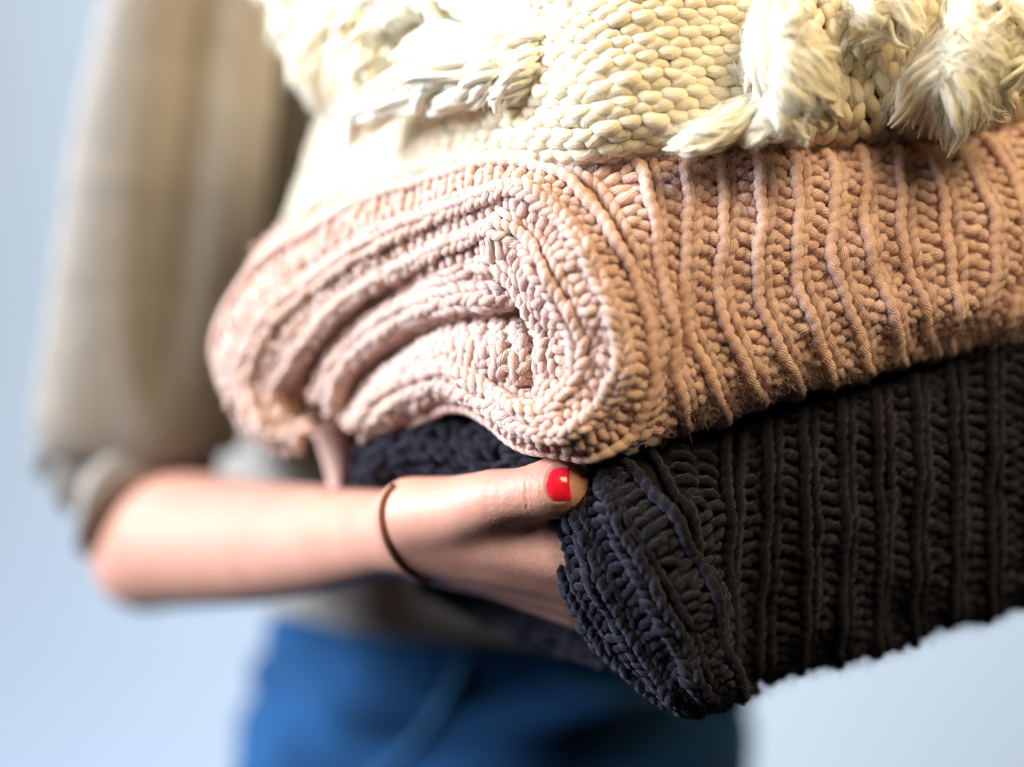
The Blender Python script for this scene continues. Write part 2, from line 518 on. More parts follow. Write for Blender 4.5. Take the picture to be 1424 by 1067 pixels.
# let the inner lip turn round softly
cols[1] = Zp[:, 0]
for k in 'BCEGIKMO':
    c = np.zeros((20, 3))
    for j in range(7):
        c[5 + j] = P(*front[k][j], fd[k] + prof[j])
    for j in range(12, 20):
        c[j] = c[11] + (Zp[j, 2] - Zp[11, 2]) * np.array([1, 1, 0.35]) + np.array([0, 0.02, 0]) * min(1, (j - 11) / 2)
    for j in range(0, 5):
        c[j] = c[5] + (Zp[j, 2] - Zp[5, 2]) * np.array([1, 1, 0.3]) + np.array([0, 0.015, 0])
    cols.append(c)
TP = [-4.2, -2.5, -1, 0, 1, 2, 4, 6, 8, 10, 12, 14]
pink = Patch(range(20), TP, np.stack(cols, 1), 300, 260, noise=0.0011)
if np.mean(pink.N[120:160, 120:160] @ norm(np.array([0, -1.0, 0]))) < 0:
    pink.N *= -1
V, F, U = pink.base(-0.0010)
pinkO = mesh_obj('folded_blanket', V, F, M_PINKB, None, U)
tag(pinkO, 'dusty pink ribbed knit blanket folded in the middle of the stack', 'blanket')
for k in [-4.0, -3.2, -2.4, -1.6, -0.8] + list(range(0, 13)):
    if k < 0: a, b = 0, 19
    elif k == 0: a, b = 0, 18
    else: a, b = 4.3, 13.2
    rib_parts(pink, k, a, b, pinkO, M_PINK, 'cord' if k >= 0 else 'chain', 0.8 if k < 0 else 1.0, 0.88 if k < 0 else 1.0)
add_fuzz(pink, (5.7, 11.5), (-2, 12), 30000, 0.0038, 0.00004, M_PINK, pinkO, 0.5)


def band(top, bot, bulge, depth_in, flip=False, roll=0.006):
    """an inner layer of the fold seen at its edge: a rounded strip running back into the fold"""
    n = len(top)
    t = np.array([P(*q) for q in top]); b = np.array([P(*q) for q in bot])
    mid = (t + b) / 2 + np.array([0, -bulge, 0])
    G = np.stack([t + U_IN * depth_in, t + np.array([0, -bulge * .45, 0]), mid, b + np.array([0, -bulge * .45, 0]), b + U_IN * depth_in], 1)
    p = Patch(range(n), [-2, -1, 0, 1, 2], G, 200, 120)
    if np.mean(p.N[:, 60] @ np.array([0, -1.0, 0])) < 0: p.N *= -1
    return p


tongue1 = band([(446, 545, .727), (478, 474, .715), (548, 422, .693), (620, 398, .672), (680, 390, .658), (712, 398, .655)],
               [(478, 566, .720), (506, 512, .707), (570, 462, .689), (630, 436, .668), (688, 430, .655), (722, 428, .655)], .026, .03)
tongue2 = band([(505, 560, .717), (560, 502, .699), (628, 462, .672), (690, 450, .656), (735, 455, .648), (775, 468, .645)],
               [(540, 566, .707), (590, 522, .688), (640, 516, .668), (692, 526, .652), (738, 534, .644), (775, 530, .643)], .026, .03)


def chain_line(p, s, t, along):
    f = p.frames(s, t, along)
    return f


for p, across in ((tongue1, False), (tongue2, True)):
    V, F, U = p.base(-0.001)
    mesh_obj('fold_layer', V, F, M_PINKB, pinkO, U)
    if across:
        m = np.linspace(0, 5, 400)
        L = np.concatenate([[0], np.cumsum(np.linalg.norm(np.diff(p.pos(m, 0 * m), axis=0), axis=1))])
        lines = [('t', float(np.interp(q, L, m))) for q in np.arange(.002, L[-1], .0084)]
    else:
        lines = [('s', k) for k in (-1.1, -0.4, 0.3, 1.0)]
    for al, k in lines:
        parts = []
        for off, T in ((-1, T_CHAIN_L), (1, T_CHAIN_R), (2.6, T_BUMP)):
            dk = off * (.14 if al == 's' else .068)
            if al == 's':
                a = p.walk_s(k + dk, 0, 5, .0043, rng.uniform()); ss1, tt1 = a, np.full_like(a, k + dk)
            else:
                a = p.walk_t(k + dk, -1.4, 1.4, .0043, rng.uniform()); ss1, tt1 = np.full_like(a, k + dk), a
            f = p.frames(ss1, tt1, al)
            h = .0008 if T is not T_BUMP else -.0006
            parts.append(scatter(T, f[0] + f[3] * h, f[1], f[2], f[3], 1.25, .0003, .16))
        V, F, U = cat_geo(parts)
        mesh_obj('rib', V, F, M_PINK, pinkO, U)
# depth of the fold behind the layers
bk = Patch([0, 1, 2], [0, 1, 2], np.array([[P(400, 400, .74), P(590, 380, .70), P(800, 360, .66)], [P(400, 500, .74), P(590, 490, .70), P(800, 470, .66)], [P(420, 610, .74), P(590, 560, .70), P(800, 580, .66)]]), 12, 12)
V, F, U = bk.base(0, 1)
mesh_obj('inner_layer', V, F, M_PINKB, pinkO, U)
# the corner that hangs down at the back
tail = band([(436, 590, .735), (445, 620, .735), (455, 650, .735), (462, 675, .735)], [(512, 590, .735), (508, 620, .735), (498, 650, .735), (486, 675, .735)], .012, .02)
V, F, U = tail.base(0)
mesh_obj('hanging_corner', V, F, M_PINK, pinkO, U)

# ------------------------------------------------------------------ charcoal folded blanket
RD = {  # right face columns: top y, bottom y, x, depth
    1: (1005, 575, 968, .612), 3: (1113, 515, 931, .617), 5: (1215, 480, 901, .622), 7: (1318, 450, 868, .629), 9: (1424, 425, 843, .637), 12: (1590, 380, 800, .66)}
Dx = [((720, 640, .668), (800, 640, .650), (850, 630, .640)),
      ((762, 690, .640), (825, 664, .622), (870, 645, .618)),
      ((768, 738, .634), (838, 722, .609), (904, 690, .609)),
      ((790, 795, .632), (866, 785, .605), (940, 738, .606)),
      ((815, 850, .632), (898, 848, .605), (974, 792, .606)),
      ((850, 906, .632), (930, 905, .607), (1000, 856, .607)),
      ((900, 956, .632), (955, 948, .612), (1012, 920, .610)),
      ((945, 976, .640), (985, 980, .628), (1030, 962, .622)),
      ((960, 960, .680), (1000, 965, .670), (1050, 950, .665))]
Dz = np.array([[P(*q) for q in r] for r in Dx])
dprof = [0.05, 0.036, 0.022, 0.018, 0.020, 0.025, 0.034, 0.048, 0.075]
fr = [0.0, 0.06, 0.2, 0.38, 0.56, 0.74, 0.91, 1.0, 0.97]
cols = [Dz[:, 0] + norm(P(760, 700, .70) - P(760, 700, .63)) * 0.05, Dz[:, 0], Dz[:, 1], Dz[:, 2]]
TD = [-3.6, -2.4, -1, 0]
for k, (x, y0, y1, d) in RD.items():
    cols.append(np.array([P(x + 6 * math.sin(f * 3), y0 + (y1 - y0) * f, d + q) for f, q in zip(fr, dprof)]))
    TD.append(k)
dark = Patch(range(9), TD, np.stack(cols, 1), 260, 260, noise=0.0014)
if np.mean(dark.N[100:150, 150] @ np.array([0, -1.0, 0])) < 0: dark.N *= -1
V, F, U = dark.base(-0.002)
darkO = mesh_obj('folded_blanket', V, F, M_DARKB, None, U)
tag(darkO, 'charcoal ribbed knit blanket folded at the bottom of the stack', 'blanket')
for k in [-3.2, -2.4, -1.6, -0.8] + list(range(0, 11)):
    rib_parts(dark, k, 0.2, 7.6, darkO, M_DARK, 'cord' if k >= 0 else 'chain', 0.8 if k < 0 else 1.0, 0.86 if k < 0 else 1.0)
add_fuzz(dark, (0.5, 7.5), (-2.4, 10), 28000, 0.0034, 0.00004, M_DARK, darkO, 0.5)
add_fuzz(dark, (6.3, 7.6), (-1.5, 10), 2500, 0.005, 0.000025, M_DARK, darkO, 0.8)
# its end, reaching back behind the hand
de = np.array([[P(x, y, d) for x, y, d in r] for r in [
    [(495, 600, .78), (508, 608, .715), (580, 575, .69), (660, 572, .672), (745, 620, .655), (800, 660, .68)],
    [(495, 640, .78), (505, 650, .705), (580, 630, .680), (665, 640, .662), (750, 665, .650), (810, 700, .69)],
    [(510, 690, .79), (520, 700, .735), (590, 710, .715), (680, 720, .695), (770, 740, .672), (830, 780, .69)],
    [(560, 770, .80), (575, 780, .755), (640, 800, .735), (720, 815, .712), (800, 820, .685), (860, 850, .69)],
    [(580, 815, .82), (600, 818, .78), (680, 855, .755), (760, 895, .73), (840, 925, .70), (920, 940, .70)],
    [(600, 815, .86), (620, 820, .84), (700, 860, .82), (790, 905, .80), (870, 940, .78), (950, 955, .76)]]])
dend = Patch(range(6), range(6), de, 150, 150)
if np.mean(dend.N[40:110, 75] @ np.array([0, -1.0, 0])) < 0: dend.N *= -1
V, F, U = dend.base(-0.002)
mesh_obj('end_fold', V, F, M_DARKB, darkO, U)
for r_, s_ in enumerate(np.arange(0.1, 4.0, 0.22)):
    t = dend.walk_t(s_, 0.9, 4.6, 0.0066, rng.uniform())
    f = dend.frames(np.full_like(t, s_), t, 't')
    V, F, U = cat_geo([scatter(T_BUMP, f[0] + f[3] * .0005, f[2], f[1], f[3], 1.7, .0007, .4)])
    mesh_obj('stitch_row', V, F, M_DARK, darkO, U)

# ------------------------------------------------------------------ cream throw with tassels
cx_ = [(405, 300, .83), (432, 292, .775), (485, 268, .74), (565, 246, .70), (660, 230, .662), (745, 226, .630), (805, 226, .613), (870, 211, .608), (950, 200, .611), (1045, 196, .618), (1160, 186, .626), (1300, 178, .640), (1470, 150, .665)]
rows = []
# (height above the lower edge in px, extra depth)
for dy, dd in ((-2, .075), (-3, .028), (0, .012), (28, .002), (75, 0.0), (140, 0.002), (210, .006), (300, .016), (380, .04), (400, .1)):
    r = []
    for i, (x, y, d) in enumerate(cx_):
        left = max(0.0, (660 - x) / 230.0)
        r.append(P(x + left * 0.34 * max(dy, 0) * (1 if x > 410 else 1), y - dy, d + dd + left * 0.0003 * max(dy, 0)))
    rows.append(r)
cream = Patch(range(len(rows)), range(len(cx_)), np.array(rows), 220, 300)
if np.mean(cream.N[60:120, 170] @ np.array([0, -1.0, 0])) < 0: cream.N *= -1
V, F, U = cream.base(-0.002)
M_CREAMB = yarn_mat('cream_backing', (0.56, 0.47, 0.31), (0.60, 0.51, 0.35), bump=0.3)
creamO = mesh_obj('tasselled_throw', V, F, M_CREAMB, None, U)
tag(creamO, 'cream chunky knit throw with fluffy tassels on top of the stack', 'throw')
T_PURL_A = yarn_piece([(-.0050, .0018, -.0034), (-.0040, .0012, -.0012), (-.0024, .0002, .0008), (0, -.0005, .0016), (.0024, -.0004, .0010), (.0040, .0002, -.0010), (.0050, .0010, -.0034)],
                      [.0012, .0024, .0028, .0029, .0027, .0023, .0012], 10)
T_PURL_B = yarn_piece([(-.0050, -.0012, -.0034), (-.0040, -.0006, -.0014), (-.0024, .0002, .0004), (0, .0006, .0011), (.0024, .0002, .0006), (.0040, -.0008, -.0012), (.0050, -.0016, -.0034)],
                      [.0012, .0023, .0027, .0028, .0026, .0022, .0012], 10)
# purl rows follow the lower edge
sv = np.linspace(1.2, 8.0, 400)
pp = cream.pos(sv, np.full_like(sv, 7.5))
Ls = np.concatenate([[0], np.cumsum(np.linalg.norm(np.diff(pp, axis=0), axis=1))])
row_pitch = 0.0037
t_lat = cream.walk_t(4.0, 0.3, 9.75, 0.0043)
for i, q in enumerate(np.arange(0, Ls[-1], row_pitch)):
    s_ = float(np.interp(q, Ls, sv))
    t = t_lat[(i % 2)::2] + rng.normal(0, .008, len(t_lat[(i % 2)::2])) - 0.02 * i
    sj = np.full_like(t, s_) + rng.normal(0, .02, len(t))
    f = cream.frames(sj, t, 't')
    V, F, U = cat_geo([scatter(T_PURL_A if i % 2 else T_PURL_B, f[0] + f[3] * .0002, f[1], f[2], f[3], np.array([.98, .95, .95]), .0003, .08)])
    mesh_obj('stitch_row', V, F, M_CREAM, creamO, U)
# the braided, more open columns between the tassels on the right
T_BR_L = yarn_piece([(-.006, -.0026, -.0022), (-.0035, -.0016, .0008), (0, -.0002, .0018), (.0035, .0010, .0008), (.006, .0016, -.0022)], [.0008, .0024, .0029, .0024, .0008], 9)
T_BR_R = yarn_piece([(-.006, .0026, -.0022), (-.0035, .0016, .0008), (0, .0002, .0018), (.0035, -.0010, .0008), (.006, -.0016, -.0022)], [.0008, .0024, .0029, .0024, .0008], 9)
for i, tc0 in enumerate(np.arange(9.55, 12.0, 0.115)):
    parts = []
    ss_ = np.linspace(1.2, 8.0, 12)
    s = cream.walk_s(tc0, 1.2, 8.0, 0.0078, rng.uniform())
    tv = tc0 + 0.10 * np.sin(s * 1.7 + i * .15)
    f = cream.frames(s, tv)
    parts.append(scatter(T_BR_L if i % 2 else T_BR_R, f[0] + f[3] * .0008, f[1], f[2], f[3], 1.0, .0005, .16))
    V, F, U = cat_geo(parts)
    mesh_obj('stitch_column', V, F, M_CREAM, creamO, U)
add_fuzz(cream, (1.4, 6.5), (4, 11), 17000, 0.0045, 0.00003, M_CREAM, creamO, 0.35)


def lock(guide, r, n_str, yarns=16, seg=11):
    """one lock of a tassel: a bundle of soft, wavy yarn ends with fine fibres"""
    g = np.asarray(guide, float)
    u = np.linspace(0, 1, seg)
    c = hermite(np.linspace(0, 1, len(g)), g, u)
    prof_ = r * (0.45 + 0.75 * np.sin(np.pi * np.clip(u * 0.9 + 0.05, 0, 1)))
    tan = norm(np.gradient(c, axis=0))
    sd = norm(np.cross(tan, np.array([0.2, 0.1, 1.0]))); up = np.cross(tan, sd)
    core, fine = [], []
    for k in range(yarns + n_str):
        y = k < yarns
        a = rng.uniform(0, 2 * np.pi) + rng.uniform(-1.3, 1.3) * u + 0.5 * np.sin(u * rng.uniform(4, 10) + rng.uniform(0, 6))
        rr = rng.uniform(.15, .85) if y else rng.uniform(.7, 1.15) + rng.uniform(0, 1) ** 5 * u
        wv = 0.0011 * np.sin(u * rng.uniform(9, 16) + rng.uniform(0, 6)) * u
        rad = prof_ * rr
        q = c + sd * (np.cos(a) * rad + wv)[:, None] + up * (np.sin(a) * rad - wv)[:, None]
        q = hermite(u, q, u * rng.uniform(.72, 1.0))
        if y:
            yr = (0.0013 if yarns > 10 else 0.0019) * rng.uniform(.75, 1.25) * np.clip((1.06 - u) * 4.5, 0.25, 1) * (1 + .08 * np.sin(u * 30 + k))
            core.append(tube(q, yr, 6))
        else:
            fine.append(tube(q, 0.00011 * (1 - 0.7 * u) + 0.00002, 3))
    return cat_geo(core), cat_geo(fine)


def tassel(name, locks, r=0.0052, n_str=50):
    parts = []
    for g in locks:
        rr = r * (g[1] if not isinstance(g[0], (int, float)) and len(g) == 2 and isinstance(g[1], float) else 1.0)
        pts = g[0] if isinstance(g[1], float) else g
        parts.append(lock([P(*q) for q in pts], rr, n_str, 16 if n_str > 20 else 9))
    V, F, U = cat_geo([q[0] for q in parts])
    o = mesh_obj(name, V, F, M_CREAMF, creamO, U)
    V, F, U = cat_geo([q[1] for q in parts])
    f = mesh_obj('fibres', V, F, M_FIBRE, o, U)
    f['kind'] = 'stuff'
    return o


def mass(root, ends, n, r0, dep, wob=14):
    """locks from a knot at root to points picked between the given ends"""
    out = []
    for i in range(n):
        e = ends[i % len(ends)]
        ex = e[0] + rng.normal(0, 9); ey = e[1] + rng.normal(0, 9); ed = e[2] + rng.normal(0, .004)
        rx, ry, rd = root[0] + rng.normal(0, 9), root[1] + rng.normal(0, 7), root[2] + rng.normal(0, .003)
        m1 = (rx * .62 + ex * .38 + rng.normal(0, wob), ry * .62 + ey * .38 + rng.normal(0, wob * .6), rd * .62 + ed * .38 - dep)
        m2 = (rx * .28 + ex * .72 + rng.normal(0, wob), ry * .28 + ey * .72 + rng.normal(0, wob * .6), rd * .28 + ed * .72 - dep * .7)
        out.append(([(rx, ry, rd), m1, m2, (ex, ey, ed)], float(r0 * rng.uniform(.75, 1.2))))
    return out


# near tassel beside the purl panel
tassel('tassel', [
    ([(1052, 140, .612), (1015, 168, .603), (965, 192, .600), (918, 204, .602)], 1.05),
    ([(1060, 140, .608), (1010, 180, .600), (960, 200, .599), (935, 206, .601)], .8),
    ([(1068, 120, .606), (1062, 165, .600), (1050, 190, .599), (1036, 210, .600)], .62),
    ([(1080, 120, .606), (1095, 160, .600), (1112, 185, .599), (1122, 206, .600)], .62),
    ([(1072, 120, .606), (1080, 150, .598), (1078, 178, .598), (1070, 192, .600)], .9),
    ([(1085, -30, .612), (1062, 20, .604), (1050, 80, .601), (1052, 150, .604)], .9),
    ([(1090, -30, .612), (1075, 30, .600), (1066, 90, .598), (1065, 140, .602)], .9),
    ([(1095, -30, .612), (1098, 20, .600), (1092, 70, .597), (1075, 130, .602)], 1.1),
] + mass((1095, 40, .606), [(1150, 150, .606), (1145, 120, .606), (1125, 165, .602), (1152, 175, .612), (1120, 100, .600), (1105, 150, .600)], 16, 1.0, .012))
# right-hand tassel
tassel('tassel', mass((1370, -10, .628), [(1308, 214, .615), (1330, 205, .615), (1255, 176, .624), (1290, 185, .618), (1350, 175, .618), (1405, 165, .625), (1425, 130, .63), (1340, 120, .612), (1385, 100, .618), (1290, 150, .618)], 34, 1.15, .016, 20))
tassel('tassel', mass((1240, -30, .622), [(1230, 40, .618), (1275, 60, .618), (1200, 30, .618), (1180, 55, .62)], 10, 1.0, .008))
# rear tassels, out of focus on the left
tassel('tassel', mass((430, -60, .76), [(405, 70, .745), (425, 110, .745), (450, 95, .742), (438, 150, .745), (445, 158, .745), (410, 40, .75), (470, 60, .745), (480, 110, .74)], 36, 1.0, .014, 18), n_str=6)
tassel('tassel', mass((750, 60, .655), [(560, 120, .672), (520, 160, .682), (600, 150, .665), (640, 140, .655), (700, 160, .640), (480, 175, .70), (540, 90, .685), (600, 70, .67), (660, 90, .652), (690, 115, .642)], 40, 1.0, .018, 18), n_str=8)
tassel('tassel', mass((560, -30, .70), [(490, 120, .705), (470, 150, .71), (520, 60, .70), (580, 60, .69), (640, 40, .67), (700, 30, .655), (495, 190, .705), (760, 60, .635), (545, 20, .70)], 36, 1.0, .018, 18), n_str=8)
tassel('tassel', mass((380, -60, .78), [(372, 5, .775), (395, 20, .77), (440, 10, .76), (480, 20, .75)], 6, 1.5, .01, 10), n_str=6)

# ------------------------------------------------------------------ the person
def blob_mesh(chains, voxel, smooth_it):
    """joined tapered limbs -> one continuous skin"""
    bm = bmesh.new()
    bmesh.ops.create_icosphere(bm, subdivisions=3, radius=1.0)
    bm.verts.index_update()
    SV = np.array([v.co for v in bm.verts]); SF = np.array([[v.index for v in f.verts] for f in bm.faces])
    bm.free()
    C, R = [], []
    for ch in chains:
        pts = [(P(*q[:3]), q[3] * 0.01) for q in ch]
        for (a, ra), (b, rb) in zip(pts[:-1], pts[1:]):
            n = max(2, int(np.linalg.norm(b - a) / (0.28 * min(ra, rb))))
            for i in range(n + 1):
                f = i / n
                C.append(a * (1 - f) + b * f); R.append(ra * (1 - f) + rb * f)
    C = np.array(C); R = np.array(R)
    VV = (C[:, None] + SV[None] * R[:, None, None]).reshape(-1, 3)
    FF = (SF[None] + (np.arange(len(C)) * len(SV))[:, None, None]).reshape(-1, 3)
    o_ = mesh_obj('tmp', VV, FF, M_SKIN)
    me = o_.data
    bpy.data.objects.remove(o_)
    o = bpy.data.objects.new('tmp', me); col.objects.link(o)
    m = o.modifiers.new('r', 'REMESH'); m.mode = 'VOXEL'; m.voxel_size = voxel
    s = o.modifiers.new('s', 'SMOOTH'); s.factor = 0.5; s.iterations = smooth_it
    dg = bpy.context.evaluated_depsgraph_get()
    out = bpy.data.meshes.new_from_object(o.evaluated_get(dg))
    bpy.data.objects.remove(o); bpy.data.meshes.remove(me)
    out.materials.clear()
    out.polygons.foreach_set('use_smooth', np.full(len(out.polygons), True))
    return out


chains = [
    # upper arm, elbow, forearm, wrist
    [(420, -330, 1.00, 5.2), (300, -250, .96, 5.0), (235, 300, .92, 4.2), (205, 700, .885, 3.5), (208, 770, .875, 3.0)],
    [(212, 765, .872, 3.05), (250, 750, .852, 3.45), (350, 754, .80, 2.95), (450, 750, .74, 2.35), (545, 740, .682, 1.72), (590, 740, .668, 1.8)],
    [(450, 752, .757, 2.2), (545, 745, .70, 1.6), (600, 752, .685, 1.8)],
    # back of the hand
    [(580, 728, .664, 1.75), (700, 744, .648, 1.6), (800, 772, .636, 1.2)],
    [(585, 738, .668, 1.75), (700, 762, .654, 1.6), (812, 798, .645, 1.2)],
    [(590, 748, .675, 1.7), (700, 778, .663, 1.5), (815, 822, .656, 1.15)],
    [(595, 758, .684, 1.6), (700, 790, .675, 1.35), (808, 840, .668, 1.05)],
    # fingers, reaching under the lowest blanket
    [(800, 772, .634, .95), (880, 800, .652, .88), (940, 830, .675, .80), (975, 850, .70, .70)],
    [(812, 800, .643, .95), (900, 835, .664, .88), (965, 865, .690, .80), (1000, 880, .715, .70)],
    [(815, 828, .655, .92), (895, 862, .675, .85), (955, 890, .70, .78), (990, 900, .725, .68)],
    [(808, 848, .668, .86), (870, 878, .685, .76), (920, 900, .705, .68), (945, 908, .72, .60)],
    # thumb and its web
    [(575, 720, .66, 1.65), (640, 712, .644, 1.42), (692, 694, .631, 1.18), (722, 688, .625, 1.02), (745, 684, .622, 1.06), (766, 681, .6195, 1.08), (780, 679.5, .6195, 1.06)],
    [(770, 667, .6205, .92), (790, 668, .6215, .80)], [(770, 691, .6205, .92), (790, 689, .6215, .80)], [(790, 668, .6215, .80), (790, 689, .6215, .80)],
    [(640, 722, .650, 1.35), (705, 712, .640, 1.0), (735, 738, .642, .8)],
    # trunk, neck and other arm (mostly behind the stack)
    [(690, 1500, 1.03, 8.5), (690, 1000, 1.03, 9.0), (700, 500, 1.04, 9.0), (710, 0, 1.05, 9.5), (720, -400, 1.06, 8.0), (725, -700, 1.06, 5.0)],
    [(560, 1500, 1.03, 7.2), (590, 950, 1.03, 7.5)], [(830, 1500, 1.03, 7.2), (800, 950, 1.03, 7.5)],
    [(720, -330, 1.05, 6.5), (420, -330, 1.00, 5.2)],
    [(720, -330, 1.06, 6.5), (1080, -330, 1.08, 5.2), (1400, 250, 1.06, 4.2), (1590, 690, 1.02, 3.4), (1575, 760, .92, 3.2), (1560, 800, .80, 2.3), (1540, 810, .74, 1.9), (1500, 800, .70, 1.8), (1440, 795, .69, 1.1)],
]
body_me = blob_mesh(chains, 0.0031, 7)
body_me.materials.append(M_SKIN)


def to_px(co):
    r = co - CAM
    d = r[:, 1] * cp + r[:, 2] * sp
    y = -r[:, 1] * sp + r[:, 2] * cp
    return W / 2 + r[:, 0] / d * FPX, H / 2 - y / d * FPX, d


# finer skin on the thumb, with its knuckle creases
bm = bmesh.new(); bm.from_mesh(body_me)
co = np.array([v.co for v in bm.verts])
qx, qy, qd = to_px(co)
sel = (qx > 670) & (qx < 835) & (qy > 625) & (qy < 735) & (qd < .645)
bm.verts.ensure_lookup_table()
ed = [e for e in bm.edges if sel[e.verts[0].index] and sel[e.verts[1].index]]
bmesh.ops.subdivide_edges(bm, edges=ed, cuts=3, use_grid_fill=True, smooth=0.2)
bm.normal_update()
co = np.array([v.co for v in bm.verts]); no = np.array([v.normal for v in bm.verts])
qx, qy, qd = to_px(co)
near = (qd < .64) & (qy > 640) & (qy < 728) & (qx > 690)
h = np.zeros(len(co))
for x0, bend, amp in ((723, 3, .00012), (731, 5, .00030), (738, 5, .00012)):
    xc = x0 + bend * ((qy - 684) / 30) ** 2 + 1.2 * np.sin(qy * .35 + x0)
    h -= amp * np.exp(-((qx - xc) / 1.5) ** 2) * np.exp(-((qy - 688) / 24) ** 4)
rim = np.sqrt(((qx - 777) / 20) ** 2 + ((qy - 673.5) / 26) ** 2)
h += .00025 * np.exp(-((rim - 1.08) / .12) ** 2) * (qx < 794)
co = co + no * (h * near)[:, None]
for v, c in zip(bm.verts, co): v.co = c
bmesh.ops.triangulate(bm, faces=[f for f in bm.faces if len(f.verts) > 4])
bm.to_mesh(body_me); bm.free()
body_me.polygons.foreach_set('use_smooth', np.full(len(body_me.polygons), True))
person = bpy.data.objects.new('person', body_me)
col.objects.link(person)
tag(person, 'person in taupe sweater and blue jeans holding the stack of knits on one hand', 'person')
bvh = BVHTree.FromPolygons([v.co for v in body_me.vertices], [p.vertices for p in body_me.polygons])


def on_skin(px, py, off=0.0):
    o = Vector(CAM); d = (Vector(P(px, py, 1.0)) - o).normalized()
    hit = bvh.ray_cast(o, d)
    if hit[0] is None: return None
    return np.array(hit[0]) + np.array(hit[1]) * off


# thumb nail: a curved, slightly thick plate lying on the thumb
NU, NV = 16, 16
Vn, ok = [], True
for i in range(NU):
    u = i / (NU - 1)
    for j in range(NV):
        v = j / (NV - 1) * 2 - 1
        left = 760 + 9.5 * (abs(v) ** 2.4)            # round cuticle
        right = 793.5 - 1.8 * (1 - v * v) + 1.5 * v
        x = left + (right - left) * u
        y = 673.5 + v * (21.5 + 0.8 * math.sin(u * 3)) - 2.0 * (u - .5)
        edge = min(1.0, 3.5 * min(u + .02, 1.02 - u, (1 - abs(v)) * .6 + .02))
        q = on_skin(x, y, 0.0002 + 0.0006 * edge ** .5)
        Vn.append(q if q is not None else Vn[-1])
idx = np.arange(NU * NV).reshape(NU, NV)
Fn = np.stack([idx[:-1, :-1], idx[1:, :-1], idx[1:, 1:], idx[:-1, 1:]], -1).reshape(-1, 4)
nail = mesh_obj('thumb_nail', np.array(Vn), Fn, M_NAIL, person)
nail['label'] = 'glossy red painted thumb nail'

# elastic band round the wrist
vis = [(548, 678), (537, 692), (532, 712), (534, 735), (541, 757), (553, 778), (570, 795), (592, 807)]
pts = [on_skin(x, y, .0008) for x, y in vis]
pts = [q for q in pts if q is not None]
back = [pts[-1] + (pts[0] - pts[-1]) * f + np.array([0.002, 0.05 * math.sin(math.pi * f) ** .7, -.002]) for f in np.linspace(0.06, 0.94, 8)]
loop = np.array(pts + back + [pts[0]])
cl = hermite(np.arange(len(loop)), loop, np.linspace(0, len(loop) - 1, 90))
V, F, U = tube(cl, 0.00105, 8)
bnd = mesh_obj('wrist_elastic', V, F, M_BAND, person, U)
bnd['label'] = 'thin brown elastic hair tie round the wrist'


def loft(rings, nseg, nr, ribs=0, amp=0.0, folds=None, rowamp=0.0, rowpitch=0.003):
    """rings: (px, py, d, rx, ry, tilt) horizontal ellipses in metres"""
    R = np.array([list(P(*r[:3])) + [r[3], r[4], (r[5] if len(r) > 5 else 0.0)] for r in rings])
    u = np.linspace(0, len(R) - 1, nr)
    R = hermite(np.arange(len(R)), R, u)
    a = np.linspace(0, 2 * np.pi, nseg, endpoint=False)
    ca, sa = np.cos(a), np.sin(a)
    L = np.concatenate([[0], np.cumsum(np.linalg.norm(np.diff(R[:, :3], axis=0), axis=1))])
    disp = np.zeros((nr, nseg))
    if ribs: disp += amp * (np.abs(np.sin(ribs * a / 2))[None] - .6)
    if rowamp: disp += rowamp * np.sin(2 * np.pi * L / rowpitch)[:, None]
    if folds is not None: disp += folds(u[:, None] / (len(rings) - 1), a[None])
    X = R[:, 0, None] + (R[:, 3, None] + disp) * ca
    Y = R[:, 1, None] + (R[:, 4, None] + disp) * sa
    Zz = R[:, 2, None] + R[:, 5, None] * ca
    V = np.stack([X, Y, Zz], -1)
    idx = np.arange(nr * nseg).reshape(nr, nseg)
    F = np.stack([idx[:-1], np.roll(idx, -1, 1)[:-1], np.roll(idx, -1, 1)[1:], idx[1:]], -1).reshape(-1, 4)
    return V.reshape(-1, 3), F


def sleeve_folds(u, a):
    return (0.0035 * np.sin(3 * a + 4 * u + .6) * np.sin(np.pi * np.clip(u, 0, 1))
            - 0.013 * np.exp(-((a - 5.02 - .35 * (u - .3)) / .30) ** 2) * np.exp(-((u - .30) / .24) ** 2) + 0.004 * np.exp(-((a - 5.6) / .3) ** 2) * np.exp(-((u - .35) / .3) ** 2)
            + 0.0022 * np.sin(5 * a - 7 * u) + 0.003 * np.sin(2 * a + 9 * u) * u)


V, F = loft([(430, -330, .99, .070, .075), (330, -200, .965, .062, .072), (274, 0, .935, .050, .060), (240, 200, .92, .0515, .060), (214, 400, .905, .0495, .058), (203, 520, .895, .0495, .056),
             (200, 580, .890, .0500, .055), (200, 620, .888, .047, .052), (202, 628, .886, .040, .044), (203, 600, .886, .036, .040)], 464, 160, 116, .0022, sleeve_folds, .0003, .0042)
mesh_obj('sleeve', V, F, M_TAUPE, person)


def tube_rings(c0, c1, n, r0, r1, folds, nseg=200):
    """cuff: bunched knit along the forearm"""
    A, B = P(*c0), P(*c1)
    ax = norm(B - A)
    sd = norm(np.cross(ax, np.array([0, 1.0, 0.2]))); up = np.cross(ax, sd)
    u = np.linspace(0, 1, n)
    a = np.linspace(0, 2 * np.pi, nseg, endpoint=False)
    r = (r0 + (r1 - r0) * u)[:, None] + folds(u[:, None], a[None])
    c = A + (B - A) * u[:, None]
    V = c[:, None] + r[..., None] * (np.cos(a)[None, :, None] * sd + np.sin(a)[None, :, None] * up)
    idx = np.arange(n * nseg).reshape(n, nseg)
    F = np.stack([idx[:-1], np.roll(idx, -1, 1)[:-1], np.roll(idx, -1, 1)[1:], idx[1:]], -1).reshape(-1, 4)
    return V.reshape(-1, 3), F


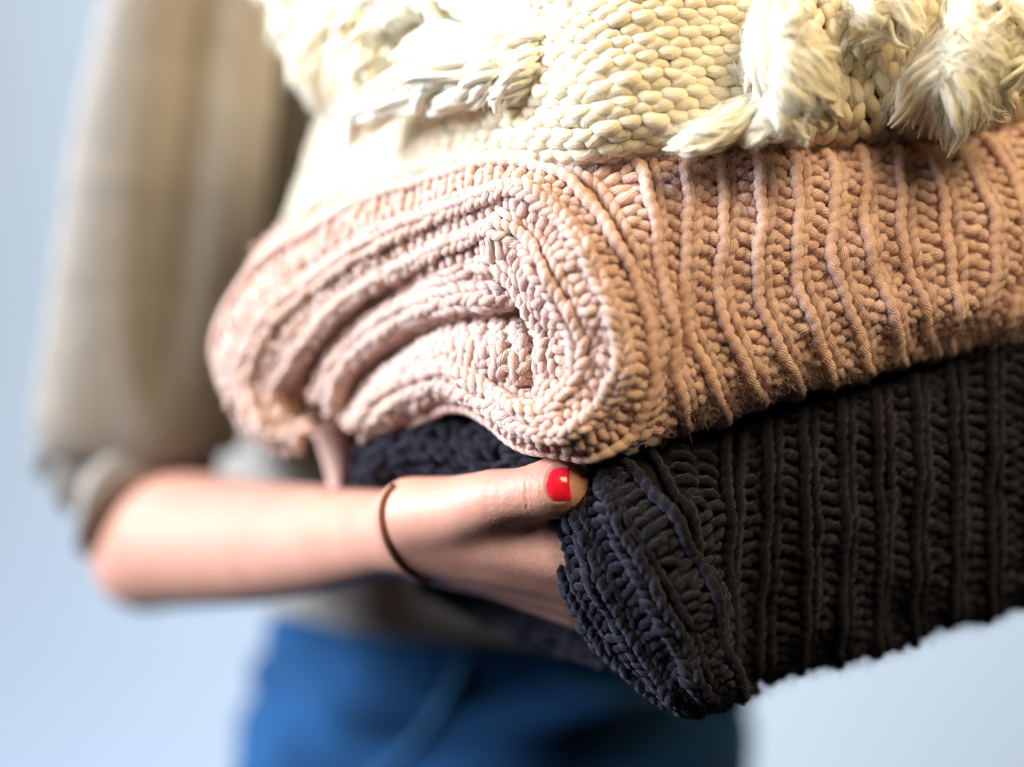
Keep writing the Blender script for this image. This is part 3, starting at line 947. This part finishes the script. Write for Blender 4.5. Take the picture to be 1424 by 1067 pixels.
V, F = tube_rings((142, 604, .902), (213, 722, .866), 160, .030, .0375,
                  lambda u, a: .0075 * np.sin(u * 15 + 1.8 * np.sin(a * 2) + a) * (1 - u * .55) + .0008 * np.abs(np.sin(a * 40)) - .010 * np.clip((u - .93) / .07, 0, 1) ** 2 + .002 * np.sin(3 * a + 5 * u))
mesh_obj('cuff', V, F, M_TAUPE, person)

V, F = loft([(720, -480, 1.06, .065, .06), (720, -400, 1.06, .12, .085), (715, -300, 1.055, .165, .105), (708, 0, 1.045, .158, .115), (702, 300, 1.035, .160, .115), (700, 600, 1.03, .166, .115),
             (700, 750, 1.025, .156, .118, -.003), (700, 815, 1.02, .152, .120, -.006), (700, 838, 1.02, .152, .120, -.008), (700, 842, 1.02, .146, .114, -.008), (700, 822, 1.02, .140, .11, -.008)], 460, 150, 230, .0014,
            lambda u, a: .004 * np.sin(4 * a + 3 * u) + .0025 * np.sin(9 * a + 8 * u), .0003, .0042)
mesh_obj('sweater_body', V, F, M_TAUPE, person)
V, F = loft([(1100, -330, 1.08, .07, .075), (1250, 0, 1.07, .06, .068), (1420, 300, 1.06, .058, .064), (1560, 560, 1.03, .056, .06), (1588, 640, 1.02, .053, .058), (1588, 660, 1.02, .045, .05)], 300, 160, 120, .0013, sleeve_folds)
mesh_obj('sleeve', V, F, M_TAUPE, person)

jr = [(702, 760, 1.02, .135, .105), (702, 880, 1.02, .141, .112), (696, 950, 1.02, .146, .116), (684, 1067, 1.02, .1535, .118), (680, 1200, 1.02, .160, .118), (680, 1500, 1.02, .160, .115)]
V, F = loft(jr, 240, 160, 0, 0, lambda u, a: .004 * np.sin(30 * u + 5 * np.cos(a * 2) + 2 * np.sin(3 * a)) * np.sin(np.pi * u) + .003 * np.sin(7 * a + 12 * u))
jeans = mesh_obj('jeans', V, F, M_DENIM, person)
jbvh = BVHTree.FromPolygons([Vector(v) for v in V], [tuple(f) for f in F])


def on_jeans(px, py, off):
    o = Vector(CAM); d = (Vector(P(px, py, 1.0)) - o).normalized()
    h = jbvh.ray_cast(o, d)
    return None if h[0] is None else np.array(h[0]) + np.array(h[1]) * (off if h[1].dot(d) < 0 else -off)


for line, r in (([(668, 850), (655, 890), (636, 940), (610, 990), (575, 1035), (535, 1075), (500, 1110)], .0030),
                ([(760, 900), (772, 930), (800, 955), (850, 968), (910, 972)], .0022)):
    q = [on_jeans(x, y, .0005) for x, y in line]
    q = np.array([k for k in q if k is not None])
    q = hermite(np.arange(len(q)), q, np.linspace(0, len(q) - 1, 40))
    V, F, U = tube(q, r, 8)
    mesh_obj('seam', V, F, M_SEAM, jeans, U)
TRIS = sum(len(m.polygons) * 2 for m in bpy.data.meshes)
